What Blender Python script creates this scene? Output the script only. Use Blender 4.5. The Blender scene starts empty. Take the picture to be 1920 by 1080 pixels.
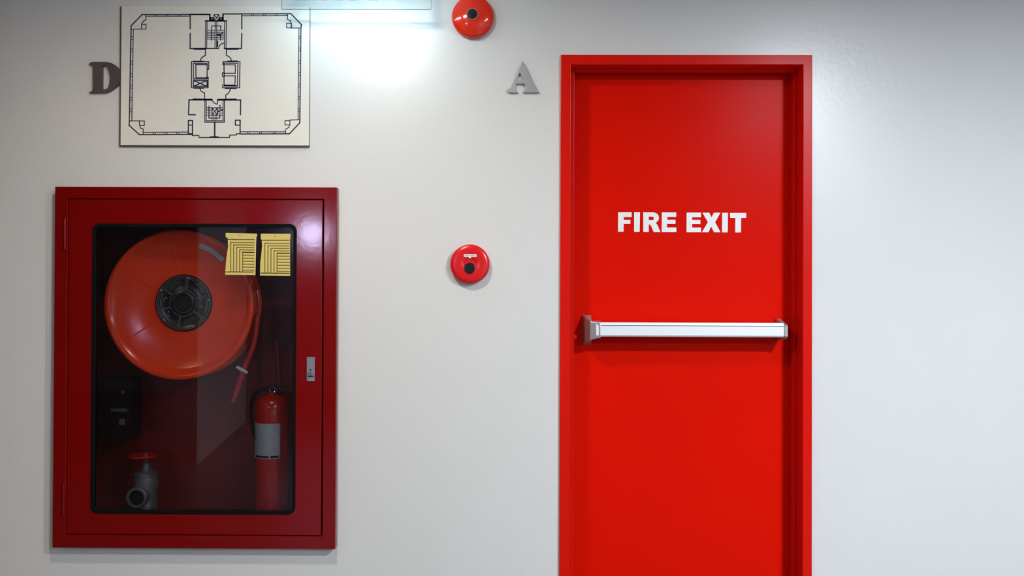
import bpy, bmesh, math, random
from mathutils import Vector, Matrix
random.seed(7)
sc = bpy.context.scene
COL = sc.collection

# ------------------------------------------------------------------ camera
S = 0.0022            # metres per picture unit on the wall
D = 3.4               # camera to wall
EYE = 1.24           # camera height
F = D / S
YAW, PITCH, ROLL = [math.radians(a) for a in (-0.408, 0.4193, -0.202)]
cy, sy = math.cos(YAW), math.sin(YAW); cp, sp = math.cos(PITCH), math.sin(PITCH); cr, sr = math.cos(ROLL), math.sin(ROLL)
RM = (Matrix(((cy,0,sy),(0,1,0),(-sy,0,cy))) @ Matrix(((1,0,0),(0,cp,-sp),(0,sp,cp))) @ Matrix(((cr,-sr,0),(sr,cr,0),(0,0,1))))
def w3(v): return Vector((v[0], v[2], -v[1]))
cam_d = bpy.data.cameras.new('camera'); cam = bpy.data.objects.new('camera', cam_d); COL.objects.link(cam)
r_, u_, b_ = w3(RM @ Vector((1,0,0))), -w3(RM @ Vector((0,1,0))), -w3(RM @ Vector((0,0,1)))
M = Matrix.Identity(4)
for i in range(3): M[i][0], M[i][1], M[i][2] = r_[i], u_[i], b_[i]
M[0][3], M[1][3], M[2][3] = 0, -D, EYE
cam.matrix_world = M
cam_d.sensor_width = 36; cam_d.lens = 36 * F / 1920; cam_d.clip_start = .05
sc.camera = cam
def at(px, py, Y=0.0):
    """X, Z of the place seen at px, py of the photograph on the plane y=Y"""
    d = RM @ Vector(((px-960)/F, (py-540)/F, 1)); t = (D + Y) / d[2]
    return d[0]*t, EYE - d[1]*t

# ------------------------------------------------------------------ world, exposure, lights
wd = bpy.data.worlds.new('world'); sc.world = wd; wd.use_nodes = True
wd.node_tree.nodes['Background'].inputs[0].default_value = (.55,.6,.7,1)
wd.node_tree.nodes['Background'].inputs[1].default_value = .10
sc.view_settings.view_transform = 'Standard'; sc.view_settings.look = 'None'
sc.view_settings.gamma = 1; sc.view_settings.use_curve_mapping = False
sc.view_settings.exposure = 0.17
CEIL = 2.74
LIGHTS = [  # x, y, radius, diffuser radiance, colour
    (-.74, -1.42, .10, 305, (1.0,.90,.75)),
    (1.95, -2.65, .115, 1080, (.86,.93,1.0)),
    (3.1, -5.3, .18, 680, (.80,.90,1.0)),
    (-3.4, -3.2, .12, 120, (1.0,.66,.36)),  # added warm lamp, unseen, tints the left part of the wall
]

# ------------------------------------------------------------------ materials
def mat(name, col, rough=.5, metal=0, spec=.5, bump=0, bscale=200, coat=0, vary=0, vscale=6, emis=None, es=0, bdist=.002):
    m = bpy.data.materials.new(name); m.use_nodes = True
    nt = m.node_tree; p = nt.nodes['Principled BSDF']
    p.inputs['Base Color'].default_value = (*col, 1); p.inputs['Roughness'].default_value = rough
    p.inputs['Metallic'].default_value = metal; p.inputs['Specular IOR Level'].default_value = spec
    if coat: p.inputs['Coat Weight'].default_value = coat; p.inputs['Coat Roughness'].default_value = .08
    tc = nt.nodes.new('ShaderNodeTexCoord')
    if bump:
        n = nt.nodes.new('ShaderNodeTexNoise'); n.inputs['Scale'].default_value = bscale; n.inputs['Detail'].default_value = 3
        b = nt.nodes.new('ShaderNodeBump'); b.inputs['Strength'].default_value = bump; b.inputs['Distance'].default_value = bdist
        nt.links.new(tc.outputs['Object'], n.inputs['Vector']); nt.links.new(n.outputs['Fac'], b.inputs['Height'])
        nt.links.new(b.outputs['Normal'], p.inputs['Normal'])
    if vary:
        n = nt.nodes.new('ShaderNodeTexNoise'); n.inputs['Scale'].default_value = vscale; n.inputs['Detail'].default_value = 5
        r = nt.nodes.new('ShaderNodeMix'); r.data_type = 'RGBA'
        r.inputs['A'].default_value = (*[c*(1-vary) for c in col], 1); r.inputs['B'].default_value = (*[min(1, c*(1+vary)) for c in col], 1)
        nt.links.new(tc.outputs['Object'], n.inputs['Vector']); nt.links.new(n.outputs['Fac'], r.inputs['Factor'])
        nt.links.new(r.outputs['Result'], p.inputs['Base Color'])
    if emis: p.inputs['Emission Color'].default_value = (*emis, 1); p.inputs['Emission Strength'].default_value = es
    return m
def thin_glass(name, tint, gloss_rough=.02, ior=1.5, boost=1.0):
    m = bpy.data.materials.new(name); m.use_nodes = True; nt = m.node_tree; nt.nodes.clear()
    o = nt.nodes.new('ShaderNodeOutputMaterial'); t = nt.nodes.new('ShaderNodeBsdfTransparent'); g = nt.nodes.new('ShaderNodeBsdfGlossy')
    f = nt.nodes.new('ShaderNodeFresnel'); x = nt.nodes.new('ShaderNodeMixShader'); mu = nt.nodes.new('ShaderNodeMath')
    mu.operation = 'MULTIPLY'; mu.inputs[1].default_value = boost; mu.use_clamp = True
    t.inputs[0].default_value = (*tint, 1); g.inputs['Color'].default_value = (.9,.9,.95,1); g.inputs['Roughness'].default_value = gloss_rough
    f.inputs[0].default_value = ior
    nt.links.new(f.outputs[0], mu.inputs[0]); nt.links.new(mu.outputs[0], x.inputs[0]); nt.links.new(t.outputs[0], x.inputs[1]); nt.links.new(g.outputs[0], x.inputs[2]); nt.links.new(x.outputs[0], o.inputs[0])
    return m
WALL = mat('painted_plaster', (.70,.70,.685), .30, spec=.5, bump=.2, bscale=45, vary=.02, vscale=3, bdist=.003)
CEILM = mat('ceiling_paint', (.5,.5,.5), .8)
FLOORM = mat('terrazzo_floor', (.10,.095,.09), .35, vary=.2, vscale=60)
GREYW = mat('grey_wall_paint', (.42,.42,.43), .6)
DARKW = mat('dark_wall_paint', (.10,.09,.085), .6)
RDOOR = mat('red_door_paint', (.70,.007,.0015), .25, spec=.025, bump=.12, bscale=260, vary=.05, vscale=2)
RFRAME = mat('red_frame_gloss', (.66,.008,.003), .27, spec=.10, bump=.05, bscale=90)
RCAB = mat('crimson_cabinet_enamel', (.185,.001,.001), .09, spec=.35, bump=.05, bscale=40)
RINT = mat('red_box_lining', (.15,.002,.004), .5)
RREEL = mat('orange_red_reel', (.95,.055,.006), .18, bump=.03, bscale=30)
RHOSE = mat('red_hose_rubber', (.40,.014,.010), .4)
RBELL = mat('red_bell_gloss', (.78,.03,.008), .12)
RCALL = mat('red_call_point_plastic', (.68,.008,.010), .25)
REXT = mat('red_extinguisher_enamel', (.42,.010,.004), .2)
BLACK = mat('black_rubber', (.006,.006,.007), .6, spec=.06)
BLACKG = mat('black_gloss_plastic', (.012,.012,.014), .2)
GREYP = mat('grey_print', (.20,.22,.21), .5)
STEEL = mat('brushed_steel', (.48,.48,.49), .38, metal=1, bump=.1, bscale=150)
STEELD = mat('darkened_steel', (.12,.105,.10), .45, metal=.6, vary=.2, vscale=40)  # darker steel: the dark reflection on the letter D is in the colour
ALU = mat('satin_aluminium', (.82,.85,.88), .42, metal=.25)
ZINC = mat('zinc_latch_metal', (.40,.42,.47), .3, metal=.7)
GREYMET = mat('grey_cast_metal', (.38,.37,.38), .4, metal=.5)
CHROME = mat('chrome', (.85,.85,.88), .12, metal=1)
BRONZE = mat('tarnished_brass', (.17,.175,.185), .45, metal=.5, vary=.3, vscale=30)
WHITEV = mat('white_vinyl', (.86,.87,.88), .4)
WHITEB = mat('white_acrylic_board', (.78,.76,.70), .22, vary=.01)
BROWNE = mat('brown_board_edge', (.09,.06,.045), .6)
NAVY = mat('navy_ink', (.012,.02,.06), .4)
YELL = mat('yellow_card', (.72,.58,.16), .45, vary=.05, vscale=30)
BINK = mat('brown_ink', (.20,.15,.04), .6)
DINK = mat('dark_ink', (.04,.03,.02), .6)
GREYL = mat('grey_paper_label', (.34,.37,.40), .5, vary=.25, vscale=60)
GLASS = thin_glass('cabinet_glass', (.90,.90,.91), .02, 1.5, .65)
ACRYL = thin_glass('clear_acrylic', (.95,.97,.97), .15, 1.45, .25)
ACRE = thin_glass('acrylic_edge', (.60,.68,.68), .1, 1.45)
SIGNL = thin_glass('sign_letter_print', (.74,.80,.82), .3, 1.45, .3)
EMIT = mat('lamp_diffuser', (.8,.8,.8), .5, emis=(.92,.97,1), es=1)

# ------------------------------------------------------------------ helpers
def newobj(name, me, m, root=None, smooth=False, bevel=0, bseg=2):
    if m is not None:
        me.materials.clear()
        for k in (m if isinstance(m, (list, tuple)) else [m]): me.materials.append(k)
    o = bpy.data.objects.new(name, me); COL.objects.link(o)
    if root is not None:
        off = Vector(root.location)
        if root.parent: off = off + Vector(root.parent.location)
        o.parent = root
        me.transform(Matrix.Translation(-off))
    if smooth:
        me.polygons.foreach_set('use_smooth', [True]*len(me.polygons))
        md = o.modifiers.new('edge', 'EDGE_SPLIT'); md.split_angle = math.radians(40)
    if bevel:
        md = o.modifiers.new('bevel', 'BEVEL'); md.width = bevel; md.segments = bseg; md.limit_method = 'ANGLE'; md.angle_limit = math.radians(35)
    return o
def pivot(o, p):
    """move the origin of a top-level mesh to p"""
    o.data.transform(Matrix.Translation(-Vector(p))); o.location = p; return o
def tag(o, label=None, cat=None, group=None, kind=None):
    if label: o['label'] = label
    if cat: o['category'] = cat
    if group: o['group'] = group
    if kind: o['kind'] = kind
    return o
def thing(name, loc, label, cat, group=None, kind=None):
    o = bpy.data.objects.new(name, None); COL.objects.link(o); o.location = loc; o.empty_display_size = .05
    return tag(o, label, cat, group, kind)
def bm_mesh(bm, name='m'):
    bmesh.ops.recalc_face_normals(bm, faces=bm.faces)
    me = bpy.data.meshes.new(name); bm.to_mesh(me); bm.free(); return me
def box_bm(bm, x0, x1, y0, y1, z0, z1):
    vs = [bm.verts.new((x, y, z)) for x in (x0, x1) for y in (y0, y1) for z in (z0, z1)]
    for f in ((0,1,3,2),(4,6,7,5),(0,4,5,1),(2,3,7,6),(0,2,6,4),(1,5,7,3)): bm.faces.new([vs[i] for i in f])
def box(*a):
    bm = bmesh.new(); box_bm(bm, *a); return bm_mesh(bm)
def boxes(l):
    bm = bmesh.new()
    for a in l: box_bm(bm, *a)
    return bm_mesh(bm)
def plate(outlines, yf, yb):
    """outlines in X, Z (first outer, rest holes), from yf (front) to yb (back), as one mesh"""
    cu = bpy.data.curves.new('c', 'CURVE'); cu.dimensions = '2D'; cu.fill_mode = 'BOTH'; cu.extrude = abs(yb-yf)/2
    for pts in outlines:
        s = cu.splines.new('POLY'); s.points.add(len(pts)-1); s.use_cyclic_u = True
        for i, p in enumerate(pts): s.points[i].co = (p[0], p[1], 0, 1)
    return curve_mesh(cu, (yf+yb)/2)
def curve_mesh(cu, y):
    o = bpy.data.objects.new('tmp', cu); COL.objects.link(o)
    bpy.context.view_layer.update()
    dg = bpy.context.evaluated_depsgraph_get(); me = bpy.data.meshes.new_from_object(o.evaluated_get(dg))
    bpy.data.objects.remove(o)
    me.transform(Matrix(((1,0,0,0),(0,0,-1,y),(0,1,0,0),(0,0,0,1))))
    bm = bmesh.new(); bm.from_mesh(me); bmesh.ops.remove_doubles(bm, verts=bm.verts, dist=1e-6); bmesh.ops.recalc_face_normals(bm, faces=bm.faces); bm.to_mesh(me); bm.free()
    return me
def rect(x0, x1, z0, z1, r=0, n=6):
    if not r: return [(x0,z0),(x1,z0),(x1,z1),(x0,z1)]
    out = []
    for cx, cz, a in ((x1-r,z0+r,-90),(x1-r,z1-r,0),(x0+r,z1-r,90),(x0+r,z0+r,180)):
        for k in range(n+1):
            t = math.radians(a+90*k/n); out.append((cx+r*math.cos(t), cz+r*math.sin(t)))
    return out
def circ(cx, cz, r, n=48): return [(cx+r*math.cos(2*math.pi*k/n), cz+r*math.sin(2*math.pi*k/n)) for k in range(n)]
def lathe(prof, c, axis='y', n=64, cap=True):
    """prof: (radius, offset) ; axis 'y' : offset along +Y ; axis 'z': offset along +Z"""
    bm = bmesh.new(); rings = []
    for r, h in prof:
        ring = []
        if r < 1e-6:
            p = (c[0], c[1]+h, c[2]) if axis == 'y' else (c[0], c[1], c[2]+h) if axis == 'z' else (c[0]+h, c[1], c[2])
            ring = [bm.verts.new(p)]
        else:
            for k in range(n):
                a = 2*math.pi*k/n; ca, sa = r*math.cos(a), r*math.sin(a)
                p = (c[0]+ca, c[1]+h, c[2]+sa) if axis == 'y' else (c[0]+ca, c[1]+sa, c[2]+h) if axis == 'z' else (c[0]+h, c[1]+ca, c[2]+sa)
                ring.append(bm.verts.new(p))
        rings.append(ring)
    for a, b in zip(rings, rings[1:]):
        if len(a) == 1 and len(b) == 1: continue
        for k in range(n):
            k2 = (k+1) % n
            if len(a) == 1: bm.faces.new((a[0], b[k], b[k2]))
            elif len(b) == 1: bm.faces.new((a[k], b[0], a[k2]))
            else: bm.faces.new((a[k], b[k], b[k2], a[k2]))
    if cap:
        for ring in (rings[0], rings[-1]):
            if len(ring) > 1: bm.faces.new(ring)
    return bm_mesh(bm)
def spline(pts, n=10):
    P = [Vector(p) for p in pts]; P = [2*P[0]-P[1]] + P + [2*P[-1]-P[-2]]; out = []
    for i in range(1, len(P)-2):
        for k in range(n):
            t = k/n; a, b, c, d = P[i-1:i+3]
            out.append(.5*((2*b)+(c-a)*t+(2*a-5*b+4*c-d)*t*t+(3*b-a-3*c+d)*t**3))
    out.append(P[-2]); return out
def tube_bm(bm, pts, r, n=12, closed=False):
    P = [Vector(p) for p in pts]; rings = []; up = None; N = len(P)
    for i, p in enumerate(P):
        if closed: t = (P[(i+1) % N]-P[i-1]).normalized()
        else: t = (P[min(i+1, N-1)]-P[max(i-1, 0)]).normalized()
        if up is None: up = t.orthogonal().normalized()
        up = (up - t*up.dot(t)).normalized(); s = t.cross(up)
        rr = r[i] if isinstance(r, (list, tuple)) else r
        rings.append([bm.verts.new(p + rr*(math.cos(2*math.pi*k/n)*up + math.sin(2*math.pi*k/n)*s)) for k in range(n)])
    for i in range(N if closed else N-1):
        a, b = rings[i], rings[(i+1) % N]
        for k in range(n): bm.faces.new((a[k], a[(k+1) % n], b[(k+1) % n], b[k]))
    if not closed: bm.faces.new(rings[0][::-1]); bm.faces.new(rings[-1])
def tube(pts, r, n=12, closed=False):
    bm = bmesh.new(); tube_bm(bm, pts, r, n, closed); return bm_mesh(bm)
def prism_x(prof, x0, x1):
    """prof of (y, z) extruded along X"""
    bm = bmesh.new(); a = [bm.verts.new((x0, y, z)) for y, z in prof]; b = [bm.verts.new((x1, y, z)) for y, z in prof]
    bm.faces.new(a); bm.faces.new(b[::-1])
    for i in range(len(prof)): j = (i+1) % len(prof); bm.faces.new((a[i], a[j], b[j], b[i]))
    return bm_mesh(bm)
def hexa(c8):
    """eight corners, order as box_bm"""
    bm = bmesh.new(); vs = [bm.verts.new(p) for p in c8]
    for f in ((0,1,3,2),(4,6,7,5),(0,4,5,1),(2,3,7,6),(0,2,6,4),(1,5,7,3)): bm.faces.new([vs[i] for i in f])
    return bm_mesh(bm)
def strokes(lines, w, yf, yb):
    """flat printed strokes: list of polylines in X, Z"""
    bm = bmesh.new()
    for pl in lines:
        ww = w
        thick = 1.22 if w == 1 and len(lines) > 100 else 1
        if isinstance(pl, tuple) and isinstance(pl[0], float): ww, pl = pl; ww *= thick
        n = len(pl)
        for i in range(n-1):
            a, b = Vector(pl[i]), Vector(pl[i+1]); d = b-a
            if d.length < 1e-7: continue
            d.normalize(); s = Vector((-d[1], d[0]))*ww/2; a2, b2 = a-d*ww*.45, b+d*ww*.45
            q = [a2+s, b2+s, b2-s, a2-s]
            f = [bm.verts.new((p[0], yf, p[1])) for p in q]; g = [bm.verts.new((p[0], yb, p[1])) for p in q]
            bm.faces.new(f); bm.faces.new(g[::-1])
            for k in range(4): bm.faces.new((f[k], f[(k+1) % 4], g[(k+1) % 4], g[k]))
    return bm_mesh(bm)
def text_mesh(txt, x0, x1, z0, z1, yf, yb):
    cu = bpy.data.curves.new('t', 'FONT'); cu.body = txt; cu.extrude = abs(yb-yf)/2; cu.resolution_u = 4
    me = curve_mesh(cu, (yf+yb)/2)
    xs = [v.co.x for v in me.vertices]; zs = [v.co.z for v in me.vertices]
    sx = (x1-x0)/(max(xs)-min(xs)); sz = (z1-z0)/(max(zs)-min(zs))
    for v in me.vertices: v.co.x = x0+(v.co.x-min(xs))*sx; v.co.z = z0+(v.co.z-min(zs))*sz
    return me

# ------------------------------------------------------------------ the setting
# measured positions of the door frame and the cabinet
FX0, FX1 = at(1050.5, 500, -.012)[0], at(1523, 500, -.012)[0]
FZ1 = at(1287, 102.5, -.012)[1]
YF = -.042
CX0, CX1 = at(100.5, 688, YF)[0], at(630, 688, YF)[0]
CZ1, CZ0 = at(365, 350.5, YF)[1], at(365, 1028.5, YF)[1]
XL, XR, YB = -7.0, 5.5, -7.0
wl = [[(XL,0),(FX0+.012,0),(FX0+.012,FZ1-.012),(FX1-.012,FZ1-.012),(FX1-.012,0),(XR,0),(XR,CEIL),(XL,CEIL)], rect(CX0+.02, CX1-.02, CZ0+.02, CZ1-.02)]
w = newobj('wall_north', plate(wl, 0, .34), WALL); tag(w, 'off-white plastered wall that carries the red door and the hose cabinet', 'wall', kind='structure')
w = newobj('wall_behind', box(XL-.3, XR+.3, .34, .40, 0, CEIL), DARKW); tag(w, 'dark backing wall behind the door and the cabinet recess', 'wall', kind='structure')
w = newobj('floor', box(XL-.3, XR+.3, YB-.2, .40, -.1, 0), FLOORM); tag(w, 'grey polished corridor floor below the picture', 'floor', kind='structure')
w = newobj('ceiling', box(XL-.3, XR+.3, YB-.2, .40, CEIL, CEIL+.1), CEILM); tag(w, 'white corridor ceiling above the picture', 'ceiling', kind='structure')
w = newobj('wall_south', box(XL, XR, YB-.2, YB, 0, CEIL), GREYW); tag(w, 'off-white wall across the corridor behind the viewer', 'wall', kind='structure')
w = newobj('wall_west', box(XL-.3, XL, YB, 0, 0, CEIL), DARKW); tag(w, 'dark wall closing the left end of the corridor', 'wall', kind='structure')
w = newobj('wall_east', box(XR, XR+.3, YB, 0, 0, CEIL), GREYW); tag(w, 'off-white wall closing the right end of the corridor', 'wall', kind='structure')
bm = bmesh.new()
q = [(-2.31,-2.63),(-2.62,-4.6),(-2.80,-4.58),(-2.32,-2.62)]
a = [bm.verts.new((x,y,0)) for x,y in q]; b = [bm.verts.new((x,y,CEIL)) for x,y in q]
bm.faces.new(a); bm.faces.new(b)
for i in range(4): j=(i+1)%4; bm.faces.new((a[i],a[j],b[j],b[i]))
w = newobj('wall_return', bm_mesh(bm), mat('smooth_wall_paint', (.6,.6,.6), .6)); tag(w, 'short free-standing off-white wall to the left behind the viewer', 'wall', kind='structure')
bm = bmesh.new()
# ceiling troffers
for i, (x, y, rad, st, colr) in enumerate(LIGHTS):
    t = thing('ceiling_light', (x, y, CEIL), ['round recessed ceiling light nearest the fire hose cabinet', 'round recessed ceiling light over the corridor nearest the door', 'round recessed ceiling light behind the viewer on the right', 'small warm round light added out of view to tint the left of the wall'][i], 'ceiling light', 'ceiling lights of the corridor')
    newobj('light_trim', lathe([(rad, -.001), (rad+.02, -.001), (rad+.018, -.010), (rad+.004, -.014), (rad, -.012), (rad, -.001)], (x, y, CEIL), 'z', cap=False), ALU, t, True)
    newobj('diffuser', lathe([(0, -.001), (rad-.001, -.001), (rad-.001, -.008), (0, -.008)], (x, y, CEIL), 'z'), mat('lamp_diffuser_lit', (.8,.8,.8), .5, emis=colr, es=st), t)
t = thing('glint_lamp', (-2.56, YB, 1.98), 'round lamp added behind the viewer for a glint on the cabinet door', 'lamp')  # added lamp out of view, only there for the glint on the cabinet
newobj('glint_lamp_base', lathe([(0,0),(.07,0),(.07,.03),(0,.03)], (-2.56, YB, 1.98)), GREYMET, t, True)
newobj('glint_lamp_globe', lathe([(0,.03),(.08,.035),(.13,.07),(.15,.12),(.13,.17),(.08,.205),(0,.215)], (-2.56, YB, 1.98)), mat('glint_globe_lit', (.8,.8,.8), .4, emis=(.66,.66,1), es=52), t, True)

# ------------------------------------------------------------------ fire exit door
LY = .125                                    # front face of the leaf
JX0, JX1, JZ = at(1069.5, 500, -.012)[0], at(1505.5, 500, -.012)[0], at(1287, 121, -.012)[1]
SX0, SX1, SZ = at(1076.5, 500, .07)[0], at(1488.5, 500, .07)[0], at(1287, 133, .07)[1]
dr = thing('door_1', ((FX0+FX1)/2, LY, 0), 'red metal fire exit door in a red steel frame', 'door', kind='structure')
newobj('door_leaf', box(JX0+.004, JX1-.004, LY, LY+.045, .008, JZ-.004), RDOOR, dr, bevel=.0015)
def uframe(x0, x1, z1, X0, X1, Z1): return [(X0,0),(x0,0),(x0,z1),(x1,z1),(x1,0),(X1,0),(X1,Z1),(X0,Z1)]
bmf = plate([uframe(JX0, JX1, JZ, FX0, FX1, FZ1)], -.012, .07)
newobj('door_frame', bmf, RFRAME, dr, bevel=.0025, bseg=3)
newobj('door_stop', plate([uframe(SX0, SX1, SZ, JX0-.005, JX1+.005, JZ+.005)], .068, LY-.003), RFRAME, dr, bevel=.0035, bseg=3)
newobj('door_frame', plate([uframe(JX0, JX1, JZ, FX0+.013, FX1-.013, FZ1-.013)], .07, .20), RFRAME, dr)
# mitre seams of the frame head
x_, z_ = at(1069.5, 105, -.0122); 
newobj('strike_plate', box(*[at(1075,1,.1)[0], at(1083,1,.1)[0]], .085, LY, at(0,631,.1)[1], at(0,623,.1)[1]), RFRAME, dr, bevel=.002)
# lettering
def K7(x, y): return at(1130+x/6.4, 370+y/6.4, LY)
def poly(pts, f): return [f(*p) for p in pts]
def arcp(cx, cy, rx, ry, a0, a1, n=8): return [(cx+rx*math.cos(math.radians(a0+(a1-a0)*k/n)), cy+ry*math.sin(math.radians(a0+(a1-a0)*k/n))) for k in range(n+1)]
LET = [
    [[(186,180),(347,180),(346,236),(252,236),(252,272),(332,272),(332,318),(252,318),(250,412),(185,412)]],
    [[(378,180),(447,180),(443,413),(377,413)]],
    [[(487,181),(600,181)]+arcp(605,246,70,65,-85,60)+[(640,312),(655,330),(692,416),(612,416),(585,352),(570,328),(552,325),(552,415),(487,415)],
     [(552,232),(590,232)]+arcp(592,253,24,21,-80,80,6)+[(552,275)]],
    [[(710,182),(882,182),(882,235),(775,235),(775,270),(873,270),(873,318),(772,318),(771,363),(883,363),(883,416),(708,416)]],
    [[(1008,184),(1180,184),(1180,238),(1073,238),(1073,272),(1172,272),(1172,320),(1073,320),(1073,364),(1180,364),(1180,418),(1006,418)]],
    [[(1197,185),(1278,185),(1305,243),(1335,185),(1412,185),(1348,299),(1412,418),(1335,418),(1302,350),(1268,418),(1192,418),(1263,297)]],
    [[(1434,186),(1502,186),(1499,420),(1432,420)]],
    [[(1528,187),(1722,187),(1720,248),(1660,248),(1658,421),(1590,421),(1592,248),(1530,248)]],
]
leaf = [o for o in dr.children if o.name.startswith('door_leaf')][0]
def sub(name, me, m, parent, root, **k):
    """a sub-part: parent sits at the root's origin"""
    o = newobj(name, me, m, None, **k); me.transform(Matrix.Translation(-Vector(root.location))); o.parent = parent; return o
for nm, L in zip('FIREEXIT', LET):
    o = sub('lettering', plate([poly(p, K7) for p in L], LY-.0012, LY+.0005), WHITEV, leaf, dr); o['label'] = 'white vinyl letter ' + nm
# panic bar
BF = .012                                     # front of the bar
def K5(x, y, Y): return at(1060+x/9.82, 570+y/9.82, Y)
def K6(x, y, Y): return at(1400+x/9.815, 570+y/9.815, Y)
bx0, bx1 = K5(655,0,BF)[0], K6(690,0,BF)[0]
zt, zc, zb, zl = K6(0,352,BF)[1], K6(0,405,BF)[1], K6(0,585,BF)[1], K6(0,612,BF)[1]
pb = newobj('panic_bar', prism_x([(BF+.024,zt+.001),(BF+.006,zt),(BF,zc),(BF,zb),(BF+.005,zl),(BF+.06,zl),(BF+.06,zt)], bx0-.02, bx1), ALU, dr, bevel=.0008); pb['label'] = 'silver push rail across the door'
zc2 = K6(0,405,BF)[1]
sub('rail_seam', box(bx0, bx1-.002, BF-.0006, BF+.004, zc2-.0012, zc2+.0010), BLACK, pb, dr)
sub('rail_back', box(bx0, bx1, BF+.058, LY-.02, zb+.002, zt-.002), GREYMET, pb, dr)
# left lever housing
def c3(f, x, y, Y): p = f(x, y, Y); return (p[0], Y, p[1])
Yb_, Ym = LY, BF+.012
sub('bar_bracket', hexa([c3(K5,305,750,Yb_), c3(K5,305,190,Yb_), c3(K5,449,672,Ym), c3(K5,449,312,Ym), c3(K5,478,750,Yb_), c3(K5,478,190,Yb_), c3(K5,481,672,Ym), c3(K5,481,312,Ym)][0:0] or
    [c3(K5,305,755,Yb_), c3(K5,305,200,Yb_), c3(K5,452,668,Ym), c3(K5,452,312,Ym), c3(K5,475,755,Yb_), c3(K5,475,200,Yb_), c3(K5,482,662,Ym), c3(K5,482,305,Ym)]), GREYMET, pb, dr, bevel=.0015)
sub('bar_bracket', hexa([c3(K5,455,665,Yb_), c3(K5,455,300,Yb_), c3(K5,455,665,Ym-.001), c3(K5,455,320,Ym-.001), c3(K5,655,618,Yb_), c3(K5,640,310,Yb_), c3(K5,652,622,BF-.002), c3(K5,640,345,BF-.002)]), GREYMET, pb, dr, bevel=.003)
# right end cap
e0, e1 = K6(692,0,BF)[0], K6(757,0,BF)[0]
sub('end_cap', prism_x([(LY,K6(0,268,LY)[1]),(LY-.018,K6(0,268,LY)[1]),(BF,K6(0,385,BF)[1]),(BF-.003,K6(0,405,BF)[1]),(BF-.003,K6(0,598,BF)[1]),(BF+.01,K6(0,640,BF)[1]),(LY,K6(0,690,BF)[1])], e0, e1), GREYMET, pb, dr, bevel=.0012)

# ------------------------------------------------------------------ floor plan board
t_ = .012
bxa, bza = at(226, 272, -t_); bxb, bzb = at(580.5, 11.5, -t_)
fp = thing('floor_plan_board', ((bxa+bxb)/2, 0, bza), 'white rectangular board with a navy floor plan drawing, mounted above the hose cabinet', 'sign')
newobj('board', box(bxa, bxb, -t_, -t_+.003, bza, bzb), WHITEB, fp, bevel=.0006)
newobj('board_backing', box(bxa-.007, bxb+.0005, -t_+.003, 0, bza-.005, bzb-.0005), BROWNE, fp)
A1 = lambda p: at(140+p[0]/3.7239, p[1]/3.7239, -t_)
A2 = lambda p: at(330+p[0]/9.82, 10+p[1]/9.82, -t_)
A3 = lambda p: at(330+p[0]/6.353, 100+p[1]/6.353, -t_)
L = []
def ln(f, w, *pls):
    for pl in pls: L.append((w*S, [f(p) for p in pl]))
def rc(x0,y0,x1,y1): return [(x0,y0),(x1,y0),(x1,y1),(x0,y1),(x0,y0)]
W1, W2 = 1.9, 1.4
ln(A1, W1, [(395,180),(470,102),(945,102),(945,140)], [(1037,140),(1037,98),(1510,96),(1584,172),(1580,196),(1572,835),(1571,858),(1500,934),(1160,936)],
   [(395,180),(394,205),(382,848),(380,875),(452,940),(822,938)])
ln(A1, W2, [(497,114),(805,114)], [(1168,110),(1488,108)], [(410,205),(399,846)], [(1566,198),(1560,836)], [(480,925),(795,922)], [(1158,920),(1472,920)])
# corner rooms
ln(A1, W2, [(497,102),(497,140),(480,148),(468,168),(468,200)], rc(468,170,498,203), [(394,204),(470,203)])
ln(A1, W2, [(1486,100),(1486,135),(1505,145),(1514,165),(1515,192)], rc(1480,163,1512,195), [(1512,196),(1582,196)])
ln(A1, W2, [(478,938),(478,900),(460,895),(454,875)], rc(453,845,487,876), [(382,844),(455,844)])
ln(A1, W2, [(1472,934),(1474,902),(1495,890),(1503,872)], rc(1469,842,1503,872), [(1503,838),(1572,836)])
# mullions
for x in (568, 645, 730): ln(A1, 1.2, [(x-7,103),(x-7,114)], [(x+7,103),(x+7,114)])
for x in (1243, 1325, 1411): ln(A1, 1.2, [(x-7,98),(x-7,109)], [(x+7,98),(x+7,109)])
for x in (557, 638, 720): ln(A1, 1.2, [(x-7,925),(x-7,938)], [(x+7,925),(x+7,938)])
for x in (1215, 1298, 1396): ln(A1, 1.2, [(x-7,921),(x-7,934)], [(x+7,921),(x+7,934)])
for k, y in enumerate((268,352,438,523,606,690,771)):
    xl = 394+8-(y-205)*.018; ln(A1, 1.2, [(xl-7,y-9),(xl+7,y-9)], [(xl-7,y+9),(xl+7,y+9)])
for y in (262,345,432,517,598,683,768):
    xr = 1575-(y-196)*.012; ln(A1, 1.2, [(xr-8,y-9),(xr+7,y-9)], [(xr-8,y+9),(xr+7,y+9)])
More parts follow.
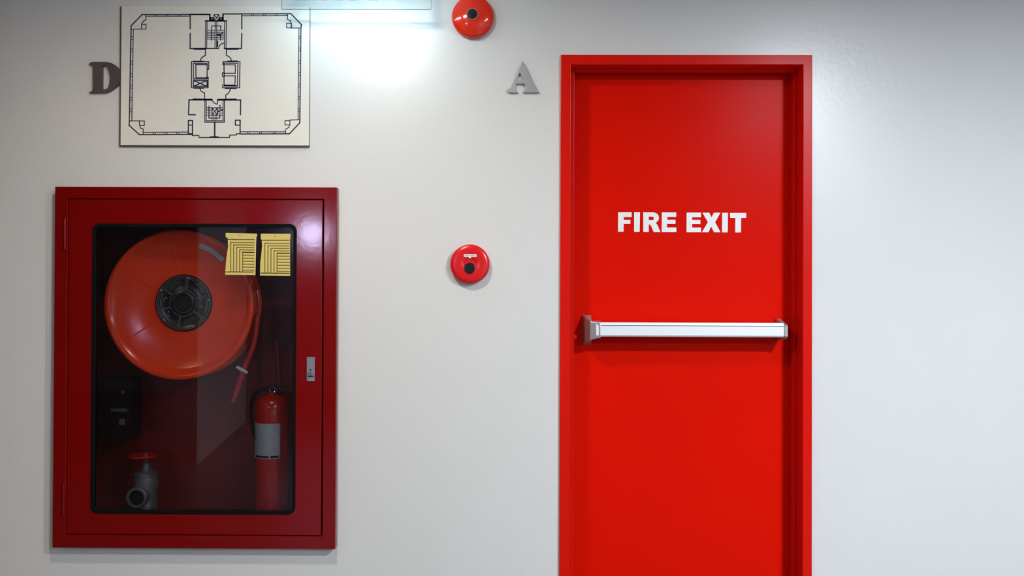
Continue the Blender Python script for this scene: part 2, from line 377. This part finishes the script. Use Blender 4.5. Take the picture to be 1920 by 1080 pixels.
# upper side rooms
ln(A2, 1.9, [(262,175),(262,430)], [(1212,170),(1212,435)], [(262,520),(260,795),(780,795)], [(1212,520),(1205,795),(890,795)], [(262,165),(622,165),(622,285)], [(865,285),(865,160),(1212,160)])
ln(A2, 2.6, [(340,803),(540,803)], [(925,803),(1140,803)])
ln(A2, 2.2, [(545,288),(925,288)])
ln(A2, 1.3, [(548,288),(540,795)], [(572,290),(566,795)], [(895,290),(890,795)], [(928,288),(922,795)], [(722,295),(718,790)], [(752,295),(745,790)])
ln(A2, 1.3, rc(700,172,792,285), [(700,172),(792,285)], [(792,172),(700,285)], rc(632,225,690,282), [(632,225),(690,282)], rc(800,225,858,282), [(800,282),(858,225)])
L.append((1.3*S, [A2((661+24*math.cos(k*.524), 252+24*math.sin(k*.524))) for k in range(13)])); L.append((1.3*S, [A2((829+24*math.cos(k*.524), 252+24*math.sin(k*.524))) for k in range(13)]))
for k in range(6): y = 462+k*32; ln(A2, 1.1, [(572,y),(720,y)], [(752,y),(888,y)])
ln(A2, 1.5, [(652,640),(660,380),(825,380),(822,450)], [(820,560),(820,640)])
ln(A2, 2.6, [(760,550),(815,548)]); ln(A2, 1.5, [(815,545),(850,510)])
ln(A2, 2.2, [(765,660),(765,760)])
ln(A2, 1.5, [(782,790),(800,745),(835,710),(885,695)])
ln(A2, 1.6, [(545,805),(542,920),(500,945),(465,975),(450,1015)], [(930,805),(928,920),(975,945),(1005,975),(1020,1020)])
# lift cores
ln(A3, 2.4, [(215,97),(325,97)], [(620,95),(728,95)], [(218,413),(325,413)], [(588,416),(716,416)])
ln(A3, 1.6, [(390,190),(390,100),(185,100),(184,410),(383,410),(384,285),(365,285)], [(372,190),(390,190)], [(372,125),(370,300)])
ln(A3, 1.6, [(207,122),(368,122)], [(207,122),(208,305),(368,305)], [(236,135),(366,136)], [(236,135),(238,290),(366,292)])
ln(A3, 1.8, rc(207,325,370,393), [(207,325),(370,393)], [(370,325),(207,393)]); ln(A3, 1.4, [(370,323),(384,323)])
ln(A3, 1.6, [(560,135),(560,100),(762,100),(757,410),(556,410),(556,376)], [(576,118),(738,120),(733,392),(575,390)], [(572,118),(573,240)], [(572,268),(573,392)], rc(554,233,574,275))
ln(A3, 1.5, [(576,135),(708,137),(706,238),(576,238)], [(576,268),(706,268),(703,378),(576,378)], [(576,385),(720,385)])
ln(A3, 1.6, [(285,418),(295,445),(320,462),(340,472),(340,548)], [(650,420),(640,450),(622,480),(595,494),(593,548)])
# lower stair and rooms
ln(A3, 2.0, [(230,732),(150,730),(155,555),(430,553)], [(497,555),(770,556),(768,730)])
ln(A3, 2.9, [(210,548),(425,552)], [(500,553),(712,548)])
ln(A3, 1.4, [(430,555),(445,580),(465,598),(492,606),(497,560)])
ln(A3, 1.4, [(344,560),(344,820),(575,820),(578,560)], [(360,562),(360,803),(560,803),(562,562)])
for k in range(6): y = 645+k*19; ln(A3, .9, [(362,y),(428,y)], [(497,y),(558,y)])
ln(A3, 1.6, rc(430,650,492,735), [(430,650),(492,735)], [(492,650),(430,735)])
ln(A3, 1.6, [(393,630),(393,772),(522,772),(522,720)], [(524,618),(524,665)], [(490,700),(530,685),(556,668)])
for x in (430,448,466,484): ln(A3, 1.0, [(x,742),(x,802)])
ln(A3, 2.4, [(461,822),(461,998)]); ln(A3, 2.4, [(410,997),(500,997)])
ln(A3, 1.6, [(195,962),(195,978),(272,978),(274,1003),(638,1002),(640,975),(720,972),(722,958),(765,958)])
ln(A3, 1.9, rc(148,800,196,958), [(148,855),(196,855)], rc(708,797,764,855), [(764,797),(764,958)])
newobj('floor_plan_drawing', strokes(L, 1, -t_-.0004, -t_+.0003), NAVY, fp)

# ------------------------------------------------------------------ wall letters
lt = .014
KA = lambda x, y: at(820+x/5.686, y/5.686, -lt)
outer = [(908,652),(928,672),(945,705),(1040,905),(1060,940),(1088,985),(912,985),(932,958),(945,945),(932,893),(838,893),(826,930),(840,955),(860,985),(757,985),(742,963),(780,935),(800,905),(870,735),(886,700)]
hole = [(880,772),(918,855),(828,857)]
oa = newobj('wall_letter', plate([poly(outer, KA), poly(hole, KA)], -lt, 0), STEEL, bevel=.0012)
pivot(oa, (at(980,172)[0], 0, at(980,172)[1])); tag(oa, 'brushed silver metal capital letter A on the wall left of the door', 'letter', 'metal wall letters')
KD = lambda x, y: at(150+x/12, 100+y/12, -lt)
outer = [(190,242),(258,192),(600,190),(700,212),(790,262),(848,325),(885,420),(900,500),(900,590),(880,680),(820,738),(740,805),(660,855),(570,883),(400,886),(188,884),(235,862),(270,840),(287,800),(287,290),(272,258)]
hole = [(496,278),(545,268),(600,290),(640,370),(665,480),(668,570),(655,680),(628,765),(590,800),(550,806),(515,798),(494,778)]
od = newobj('wall_letter', plate([poly(outer, KD), poly(hole, KD)], -lt, 0), STEELD, bevel=.0012)
pivot(od, (at(197,174)[0], 0, at(197,174)[1])); tag(od, 'metal capital letter D, dark reflection put into its colour, touching the left edge of the floor plan board', 'letter', 'metal wall letters')

# ------------------------------------------------------------------ alarm bell
cx, cz = at(886.5, 30, -.03); R = 40*S*.99
bl = thing('fire_alarm_bell', (cx, 0, cz), 'glossy red domed alarm bell with a black centre at the top of the wall', 'alarm bell')
newobj('bell_base', lathe([(0,0),(R*.72,0),(R*.72,-.022),(0,-.022)], (cx,0,cz)), RBELL, bl, True)
pr = [(R*.93,-.012),(R,-.0125),(R*1.0,-.018)]
for k in range(1, 15):
    a = math.radians(k*6.2); pr.append((R*(math.cos(a)*.98+.02*(1-k/15)), -.018-.034*math.sin(a)))
pr = [p for p in pr if p[0] > R*.2] + [(R*.19,-.0525)]
newobj('bell_dome', lathe(pr, (cx,0,cz), cap=False), RBELL, bl, True)
newobj('centre_ring', lathe([(R*.20,-.047),(R*.27,-.048),(R*.27,-.0550),(R*.255,-.0562),(R*.235,-.0562),(R*.225,-.055),(R*.225,-.047)], (cx,0,cz), cap=False), CHROME, bl, True)
newobj('centre_bolt', lathe([(0,-.045),(R*.226,-.045),(R*.226,-.0535),(R*.10,-.054),(0,-.054)], (cx,0,cz)), BLACKG, bl, True)
newobj('bolt_nut', lathe([(0,-.053),(R*.11,-.053),(R*.11,-.056),(0,-.056)], (cx,0,cz), n=6), BLACKG, bl)

# ------------------------------------------------------------------ manual call point
cx, cz = at(881, 495, -.03); R = 37.3*S*.99
cpnt = thing('fire_alarm_call_point', (cx, 0, cz), 'small round red fire alarm call point with a dark centre button and white label strip', 'alarm call point')
newobj('housing', lathe([(0,0),(R*.86,0),(R*.90,-.008),(R,-.010),(R,-.020),(R*.985,-.026),(R*.94,-.031),(R*.80,-.034),(R*.33,-.035),(R*.29,-.033),(R*.28,-.030),(0,-.030)], (cx,0,cz)), RCALL, cpnt, True)
bx_, bz_ = at(880.5, 503, -.034)
newobj('button_ring', lathe([(R*.30,-.033),(R*.31,-.0365),(R*.285,-.037),(R*.27,-.033)], (bx_,0,bz_), cap=False), RCALL, cpnt, True)
newobj('button', lathe([(0,-.030),(R*.275,-.030),(R*.275,-.0355),(R*.24,-.0362),(R*.1,-.0355),(0,-.0352)], (bx_,0,bz_)), BLACKG, cpnt, True)
lx0, lz0 = at(869.5, 481.5, -.036); lx1, lz1 = at(893.5, 476.8, -.036)
lb = newobj('label_strip', plate([rect(lx0, lx1, lz0, lz1, .003)], -.0362, -.034), WHITEV, cpnt)
tx = text_mesh('FIRE ALARM', lx0+.004, lx1-.004, lz0+.0028, lz1-.0028, -.0366, -.0361); sub('label_text', tx, DINK, lb, cpnt)
a_, b__ = at(879.2, 483.8, -.036), at(883.2, 481.2, -.036); newobj('label_tab', box(a_[0], b__[0], -.0362, -.034, a_[1], b__[1]), WHITEV, cpnt)

# ------------------------------------------------------------------ hanging exit sign
YS = -.10
sx0, sz0 = at(528, 17, YS); sx1, _ = at(808, 17, YS)
es = thing('exit_sign', ((sx0+sx1)/2, YS, sz0), 'clear acrylic exit sign panel hanging at the top edge above the floor plan board', 'sign')
newobj('sign_panel', box(sx0, sx1, YS, YS+.004, sz0, sz0+.26), ACRYL, es)
newobj('panel_edge', boxes([(sx0-.0012, sx0+.0004, YS-.0003, YS+.0045, sz0, sz0+.26), (sx1-.0004, sx1+.0012, YS-.0003, YS+.0045, sz0, sz0+.26), (sx0, sx1, YS-.0003, YS+.0045, sz0-.0012, sz0+.0004)]), ACRE, es)
newobj('sign_housing', box(sx0-.01, sx1+.01, YS-.025, YS+.03, sz0+.255, sz0+.32), ALU, es, bevel=.003)
zl_ = at(668, -30, YS-.17)[1]
for xx in (sx0+.05, sx1-.07): newobj('lamp_bracket', boxes([(xx, xx+.02, YS-.16, YS-.02, sz0+.28, sz0+.30), (xx, xx+.02, YS-.175, YS-.16, zl_+.01, sz0+.30)]), ALU, es)
newobj('lamp_tube', tube([(sx0+.04, YS-.17, zl_), (sx1-.04, YS-.17, zl_)], .012, 16), mat('lamp_tube_lit', (.8,.8,.8), .4, emis=(.62,.86,1.0), es=38), es, True)
for xx in (sx0+.08, sx1-.08): newobj('hanger_rod', tube([(xx, YS, sz0+.31), (xx, YS, CEIL)], .005), CHROME, es, True)
KS = lambda x, y: at(x, y, YS)
SL = [('E', [(553,.5),(593,.5),(593,-10),(566,-10),(566,-24),(589,-24),(589,-34),(566,-34),(566,-49),(592,-49),(592,-59),(553,-59)]),
      ('X', [(597,.5),(612,.5),(620,-20),(628,.5),(642,.5),(628,-30),(641,-59),(627,-59),(620,-41),(613,-59),(598,-59),(612,-30)]),
      ('I', [(654,.5),(671,.5),(671,-59),(654,-59)]), ('T', [(692,.5),(709,.5),(709,-48),(723,-48),(723,-59),(678,-59),(678,-48),(692,-48)]),
      ('arrow', [(744,.5),(768,-22),(751,-22),(751,-59),(737,-59),(737,-22),(722,-22)])]
for nm, p in SL:
    o = newobj('sign_character', plate([poly(p, KS)], YS-.0012, YS+.0002), SIGNL, es); o['label'] = 'pale grey printed ' + ('arrow' if nm == 'arrow' else 'letter ' + nm)

# ------------------------------------------------------------------ fire hose cabinet
cab = thing('fire_hose_cabinet', ((CX0+CX1)/2, 0, CZ0), 'dark red metal fire hose cabinet with a black-rimmed glass door, recessed in the wall', 'cabinet')
dx0, dx1 = at(124.8, 688, YF)[0], at(606, 688, YF)[0]; dz1, dz0 = at(365, 372.5, YF)[1], at(365, 1004.5, YF)[1]
newobj('cabinet_frame', plate([rect(CX0, CX1, CZ0, CZ1), rect(dx0, dx1, dz0, dz1)], YF, .004), RCAB, cab, bevel=.0018)
g = .004
YD = YF+.001
wx0, wx1 = at(172, 688, YD)[0], at(554.5, 688, YD)[0]; wz1, wz0 = at(365, 420, YD)[1], at(365, 963.5, YD)[1]
cd = newobj('cabinet_door', plate([rect(dx0+g, dx1-g*1.6, dz0+g, dz1-g), rect(wx0, wx1, wz0, wz1, .030)], YD, YD+.022), RCAB, cab, bevel=.0018)
gk = .012
sub('gasket', plate([rect(wx0-.0015, wx1+.0015, wz0-.0015, wz1+.0015, .031), rect(wx0+gk, wx1-gk, wz0+gk, wz1-gk, .022)], YD-.002, YD+.018), BLACK, cd, cab, bevel=.0012)
sub('glass_pane', box(wx0+.004, wx1-.004, YD+.009, YD+.0105, wz0+.004, wz1-.004), GLASS, cd, cab)
# box
BD = .30
IX0, IX1, IZ0, IZ1 = CX0+.03, CX1-.03, CZ0+.03, CZ1-.03
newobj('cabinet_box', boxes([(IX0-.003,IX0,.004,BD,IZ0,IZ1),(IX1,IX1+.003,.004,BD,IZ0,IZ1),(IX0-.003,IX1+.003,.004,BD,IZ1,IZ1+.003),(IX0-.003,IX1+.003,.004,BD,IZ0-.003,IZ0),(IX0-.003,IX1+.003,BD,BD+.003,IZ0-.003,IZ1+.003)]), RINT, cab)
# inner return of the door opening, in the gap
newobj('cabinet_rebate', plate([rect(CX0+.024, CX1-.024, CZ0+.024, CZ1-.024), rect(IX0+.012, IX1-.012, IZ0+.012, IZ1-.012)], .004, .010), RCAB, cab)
for (px, pa, pb_) in ((122, 409, 467), (119, 906, 966)):
    x, za = at(px, pa, YF-.004); z2 = at(px, pb_, YF-.004)[1]
    zs = [za, za+(z2-za)*.34, za+(z2-za)*.67, z2]; bm = bmesh.new()
    for i in range(3): tube_bm(bm, [(x, YF-.003, zs[i]-.0012), (x, YF-.003, zs[i+1]+.0012)], .0052, 14)
    tube_bm(bm, [(x, YF-.003, za+.002), (x, YF-.003, z2-.002)], .003, 10)
    sub('hinge', bm_mesh(bm), RCAB, cd, cab, smooth=True)
# latch : orig 540 + x/10.8, 640 + y/10.8
KL = lambda x, y: at(540+x/10.8, 640+y/10.8, YD-.004)
def lbx(x0, y0, x1, y1, ya, yb): a, b = KL(x0, y1), KL(x1, y0); return (a[0], b[0], ya, yb, a[1], b[1])
me = boxes([lbx(380,322,548,345,YD-.004,YD), lbx(380,790,540,806,YD-.004,YD), lbx(380,322,398,806,YD-.004,YD), lbx(522,322,540,806,YD-.004,YD), lbx(395,340,530,795,YD-.0012,YD), lbx(398,735,520,795,YD-.0035,YD), lbx(410,500,510,600,YD-.003,YD)])
sub('latch', me, ZINC, cd, cab, bevel=.0006)['label'] = 'silver latch plate'
sub('latch_paddle', boxes([lbx(405,615,505,700,YD-.007,YD)]), CHROME, cd, cab, bevel=.001)
sub('latch_slot', boxes([lbx(400,703,508,718,YD-.0042,YD)]), BLACK, cd, cab)
kx, kz = KL(455,580); sub('keyhole', lathe([(0,0),(.0036,0),(.0036,-.0012),(0,-.0012)], (kx, YD-.0034, kz), n=20), BLACK, cd, cab)

# ------------------------------------------------------------------ hose reel
yR = .085                                       # front rim plane
cxr, czr = at(336, 571.5, yR); RR = 141*S*(D+yR)/D
rl = thing('fire_hose_reel', (cxr, yR, czr), 'large orange-red fire hose reel disc with a black round hub inside the cabinet', 'hose reel')
def dish(y0, sgn, rr):
    p = [(rr*.965, y0+sgn*.010), (rr*.99, y0+sgn*.006), (rr, y0), (rr*.992, y0-sgn*.006), (rr*.97, y0-sgn*.0095), (rr*.945, y0-sgn*.009), (rr*.92, y0-sgn*.004), (rr*.89, y0+sgn*.004), (rr*.84, y0+sgn*.010), (rr*.60, y0+sgn*.024), (rr*.42, y0+sgn*.030), (rr*.385, y0+sgn*.029)]
    return p
fd = newobj('front_disc', lathe(dish(0, 1, RR)+[(0, .032)], (cxr, yR, czr), n=128, cap=False), RREEL, rl, True)
# pressed radial ribs
for a in (97, 150, 213, 272, 331, 32):
    bm = bmesh.new(); ar = math.radians(a); c, s_ = math.cos(ar), math.sin(ar); pts = []
    for k in range(7):
        q = .44+.40*k/6; yy = .029-(q-.42)*.033 if q < .6 else .024-(q-.60)*.058
        pts.append((cxr+RR*q*c, yR+yy+.0012, czr+RR*q*s_))
    tube_bm(bm, pts, [.0012,.0030,.0032,.0032,.0032,.003,.001], 8)
    newobj('pressed_rib', bm_mesh(bm), RREEL, rl, True)
newobj('rear_disc', lathe(dish(0, -1, RR)+[(0,-.03)], (cxr, yR+.105, czr), n=96, cap=False), RREEL, rl, True)
bm = bmesh.new()
for k in range(5):
    for rr in (.84, .76):
        tube_bm(bm, [(cxr+RR*rr*math.cos(i*math.pi/36), yR+.03+k*.0155, czr+RR*rr*math.sin(i*math.pi/36)) for i in range(72)], .0085, 8, True)
newobj('wound_hose', bm_mesh(bm), RHOSE, rl, True)
yH = yR+.026
hx, hz = at(345, 568, yH); HR = 53.5*S*(D+yH)/D
hub = newobj('hub', lathe([(0,.02),(HR*1.0,.02),(HR,-.004),(HR*.97,-.008),(HR*.90,-.009),(HR*.86,-.006),(HR*.50,-.006),(HR*.46,-.009),(HR*.30,-.009),(HR*.26,-.004),(0,-.004)], (hx, yH, hz)), BLACKG, rl, True); hub['label'] = 'black plastic hub'
bm = bmesh.new()
def arcst(r, a0, a1, w, y):
    n = max(3, int(abs(a1-a0)/6)); pts = [(hx+HR*r*math.cos(math.radians(a0+(a1-a0)*k/n)), hz+HR*r*math.sin(math.radians(a0+(a1-a0)*k/n))) for k in range(n+1)]
    return (w, pts)
ar = [arcst(.93, 0, 360, .0016, 0), arcst(.86, 0, 360, .0014, 0), arcst(.47, 0, 360, .0022, 0), arcst(.33, 200, 330, .002, 0), arcst(.37, 40, 170, .0022, 0)]
for a in (18, 80, 145, 198, 258, 322):
    for da in (-2.2, 2.2):
        t1 = math.radians(a+da); ar.append((.0013, [(hx+HR*.49*math.cos(t1), hz+HR*.49*math.sin(t1)), (hx+HR*.84*math.cos(t1), hz+HR*.84*math.sin(t1))]))
for a0 in (95, 272):                                     # rows of print
    for r in (.60, .66, .72, .78):
        a = a0+random.uniform(0, 4)
        while a < a0+38:
            b = a+random.uniform(3, 8); ar.append(arcst(r, a, b, .0022, 0)); a = b+2
for a0 in (28, 155, 205, 335):
    ar.append(arcst(.80, a0, a0+30, .0026, 0))
    for k in range(4):
        aa = math.radians(a0+14+random.uniform(-8, 8)); q = random.uniform(.56, .70); p0 = (hx+HR*q*math.cos(aa), hz+HR*q*math.sin(aa))
        ar.append((.0026, [p0, (p0[0]+random.uniform(-.008,.008), p0[1]+random.uniform(-.008,.008))]))
sub('hub_print', strokes(ar, 1, yH-.0096, yH-.0060), GREYP, hub, rl)
for k in range(5):
    a = math.radians(78-72*k+0); sub('hub_bolt', lathe([(0,0),(.0052,0),(.0045,-.004),(0,-.005)], (hx+HR*.90*math.cos(a), yH-.008, hz+HR*.90*math.sin(a)), n=16), GREYMET, hub, rl, smooth=True)
# pale arc mark on the disc
pts_o, pts_i = [], []
for k in range(13):
    a = math.radians(72-26*k/12); q1, q2 = RR*.865, RR*.80
    pts_o.append((cxr+q1*math.cos(a), czr+q1*math.sin(a))); pts_i.append((cxr+q2*math.cos(a), czr+q2*math.sin(a)))
newobj('pale_arc', plate([pts_o+pts_i[::-1]], yR+.0045, yR+.0065), mat('pale_arc_grey', (.42,.45,.46), .4), rl)
newobj('axle', tube([(cxr, yR+.05, czr), (cxr, BD-.004, czr)], .03, 20), STEELD, rl, True)
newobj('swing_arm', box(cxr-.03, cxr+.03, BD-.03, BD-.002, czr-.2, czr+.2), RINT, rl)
# hose tail
def c3y(px, py, Y): p = at(px, py, Y); return Vector((p[0], Y, p[1]))
newobj('hose_tail', tube(spline([c3y(484,590,.13), c3y(477,640,.13), c3y(466,672,.13), c3y(455,700,.13), c3y(446,728,.13), c3y(436,755,.13)]), [.0125]*46+[.009]*5, 14), RHOSE, rl, True)
p1, p2 = c3y(444,688,.118), c3y(464,699,.118); newobj('hose_clip', tube([p1, p1*.5+p2*.5+Vector((0,-.004,0)), p2], [.006,.008,.006], 10), mat('pale_clip', (.55,.55,.52), .4), rl, True)
# supply pipe
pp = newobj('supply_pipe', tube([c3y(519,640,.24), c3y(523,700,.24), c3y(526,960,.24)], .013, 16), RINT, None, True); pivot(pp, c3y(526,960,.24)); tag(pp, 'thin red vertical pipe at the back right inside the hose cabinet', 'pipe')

# ------------------------------------------------------------------ fire extinguisher
yE = .13
ex, ez = at(511, 742, yE); ER = 31*S*(D+yE)/D
z_floor = IZ0+.0005
zt_ = ez; H = zt_ - z_floor
fe = thing('fire_extinguisher', (ex, yE, z_floor), 'red fire extinguisher with a grey label, standing in the lower right of the cabinet', 'fire extinguisher')
newobj('cylinder', lathe([(0,0),(ER*.8,0),(ER*.96,.004),(ER,.02),(ER,H-.045),(ER*.97,H-.030),(ER*.86,H-.015),(ER*.66,H-.004),(ER*.42,H+.003),(ER*.30,H+.006),(ER*.30,H+.016),(0,H+.016)], (ex,yE,z_floor), 'z'), REXT, fe, True)
lz_t, lz_b = at(511, 795, yE-ER)[1]-z_floor, at(511, 861, yE-ER)[1]-z_floor
def band(r, a0, a1, z0, z1, n=24):
    bm = bmesh.new(); A = []
    for k in range(n+1):
        a = math.radians(a0+(a1-a0)*k/n); A.append([bm.verts.new((ex+q*math.cos(a), yE+q*math.sin(a), z_floor+z)) for q, z in ((r,z0),(r,z1),(r-.001,z1),(r-.001,z0))])
    for i in range(n):
        for k in range(4): bm.faces.new((A[i][k], A[i+1][k], A[i+1][(k+1)%4], A[i][(k+1)%4]))
    bm.faces.new(A[0]); bm.faces.new(A[-1]); return bm_mesh(bm)
lab = newobj('body_label', band(ER+.0012, -195, -47, lz_b, lz_t), GREYL, fe, True); lab['label'] = 'grey paper label'
sub('label_bar', band(ER+.0018, -140, -85, lz_b+.004, lz_b+.013, 10), BLACK, lab, fe)
sub('label_bar', band(ER+.0018, -80, -52, lz_b+.004, lz_b+.013, 8), BLACK, lab, fe)
vz = zt_+.016
newobj('valve', lathe([(0,-.002),(.016,-.002),(.016,.012),(.011,.016),(.011,.03),(0,.03)], (ex-.006,yE,vz), 'z', 24), BLACKG, fe, True)
newobj('lever', prism_x([(yE-.012,vz+.018),(yE+.012,vz+.018),(yE+.012,vz+.026),(yE-.012,vz+.026)], ex-.02, ex+.055), BLACKG, fe, bevel=.002)
newobj('carry_handle', prism_x([(yE-.010,vz+.000),(yE+.010,vz+.000),(yE+.010,vz+.007),(yE-.010,vz+.007)], ex-.02, ex+.060), BLACKG, fe, bevel=.002)
rx, rz = at(510.5, 731, yE-.02)
newobj('pull_ring', tube([(rx+.012*math.cos(k*math.pi/12), yE-.02-.002*math.sin(k), rz+.014*math.sin(k*math.pi/12)) for k in range(24)], .0014, 8, True), CHROME, fe, True)
newobj('discharge_hose', tube(spline([(ex-.015,yE-.01,vz+.012), c3y(487,731,yE-.02), c3y(475,745,yE-.03), c3y(471,775,yE-.03), c3y(475,805,yE-.03), c3y(484,835,yE-.03), c3y(490,860,yE-.03)]), .0075, 12), BLACK, fe, True)

# ------------------------------------------------------------------ landing valve
yV = .13
vx, vzb = at(272, 905, yV)
lv = thing('landing_valve', (vx, yV, IZ0), 'tarnished metal hydrant valve with a red handwheel in the lower left of the cabinet', 'valve')
def vz_(py, Y=yV): return at(272, py, Y)[1]
kk = S*(D+yV)/D
newobj('valve_body', lathe([(0,vz_(958)),(20*kk,vz_(958)),(21*kk,vz_(945)),(19*kk,vz_(940)),(20*kk,vz_(925)),(22*kk,vz_(905)),(20*kk,vz_(893)),(21*kk,vz_(892)),(21*kk,vz_(886)),(12*kk,vz_(884)),(8*kk,vz_(880)),(7*kk,vz_(868)),(3*kk,vz_(866)),(3*kk,vz_(850)),(0,vz_(850))], (vx+.004,yV,0), 'z', 36), BRONZE, lv, True)
hw = newobj('handwheel', lathe([(0,-.004),(.010,-.004),(.012,-.002),(.040,-.0045),(.047,-.008),(.054,-.006),(.058,0),(.055,.006),(.046,.006),(.038,.002),(.012,.004),(0,.005)], (vx-.008,yV,vz_(855)), 'z', 40), REXT, lv, True); hw['label'] = 'red handwheel'
ox, oz = at(255, 934, yV-.07)
newobj('valve_outlet', lathe([(.022,0),(.030,0),(.036,-.020),(.044,-.022),(.044,-.052),(.041,-.055),(.033,-.055),(.032,-.01),(.022,-.01)], (ox,yV-.015,oz), 'y', 36, cap=False), BRONZE, lv, True)
newobj('outlet_shade_disc', lathe([(0,-.045),(.0322,-.045),(.0322,-.040),(0,-.040)], (ox,yV-.015,oz), 'y', 36), BLACK, lv, True)  # shade inside the outlet, put in as a flat black disc
bm = bmesh.new()
ch = spline([c3y(281,868,yV-.04), c3y(287,882,yV-.05), c3y(292,905,yV-.05), c3y(290,930,yV-.05), c3y(287,952,yV-.04)], 7)
for i, p in enumerate(ch): bmesh.ops.create_icosphere(bm, subdivisions=1, radius=.0021, matrix=Matrix.Translation(p))
newobj('cap_chain', bm_mesh(bm), CHROME, lv, True)
newobj('valve_neck', tube([(vx+.004, yV, vz_(957)), (vx+.004, yV, IZ0+.0005)], .034, 24), BRONZE, lv, True)

# small dark box hung on the left inner side
x0, z0 = at(182, 826, .10); x1, z1 = at(242, 712, .10)
nb = thing('spanner_box', ((x0+x1)/2, .16, z0), 'dim dark box with small metal clips at the left inside the cabinet', 'box')
newobj('box_body', box(IX0+.001, x1, .10, .22, z0, z1), mat('dark_box_paint', (.010,.004,.005), .6, spec=.2), nb, bevel=.004)
for (pa, pb2, pc, pd) in ((208,766,238,772),(228,733,233,738),(224,786,234,797)):
    a, b = at(pa, pd, .098), at(pc, pb2, .098); newobj('clip', box(a[0], b[0], .096, .1005, a[1], b[1]), mat('dull_clip', (.12,.13,.16), .4, metal=.5), nb)

# ------------------------------------------------------------------ inspection cards on the glass
yC = YD+.0090
def card(outl, lines, dark, hole_p, label, px):
    f = lambda p: at(p[0], p[1], yC-.001)
    zb_ = f((px, outl[-1][1]))
    t = thing('inspection_card', (f((px, 0))[0], yC, zb_[1]), label, 'card', 'yellow inspection cards')
    h = f(hole_p)
    newobj('card_sheet', plate([[f(p) for p in outl], circ(h[0], h[1], .0022, 12)], yC-.0012, yC-.0002), YELL, t)
    newobj('printed_lines', strokes([[f(a), f(b)] for a, b in lines], 1.9*S*.95, yC-.0015, yC-.0011), BINK, t)
    for a, b in dark: newobj('printed_bar', strokes([[f(a), f(b)]], 1.7*S, yC-.0015, yC-.0011), DINK, t)
C = lambda x, y: (410+x/9.82, 420+y/9.82)
def nest(x0, x1, xr, y0, dy, yb, n, dx, rows, rx, ry0, rdy):
    l = []
    for k in range(n):
        xx = x0+k*dx; yy = y0+k*dy; l.append((C(xx, yy), C(xr, yy+4))); l.append((C(xx, yy), C(xx-2, yb)))
    for k in range(rows): l.append((C(rx, ry0+k*rdy), C(xr, ry0+k*rdy+2)))
    return l
o1 = [C(*p) for p in ((130,165),(700,178),(712,195),(693,260),(676,940),(120,935),(128,800),(150,560),(175,420),(165,250),(128,240))]
l1 = nest(222, 0, 650, 340, 45, 868, 5, 55, 7, 455, 520, 55); 
card(o1, l1, [(C(175,283), C(655,288)), (C(135,882), C(640,884))], C(392,214), 'yellow inspection card with a notched upper left corner, left one stuck on the cabinet glass', 450)
o2 = [C(*p) for p in ((775,178),(1325,180),(1315,300),(1315,955),(762,948),(768,700),(800,420),(795,300),(775,270))]
l2 = nest(852, 0, 1300, 355, 46, 885, 5, 56, 7, 1095, 535, 56)
card(o2, l2, [(C(795,300), C(1300,300)), (C(782,903), C(1300,908))], C(1035,232), 'yellow inspection card with a wavy left edge, right one stuck by the cabinet glass corner', 516)
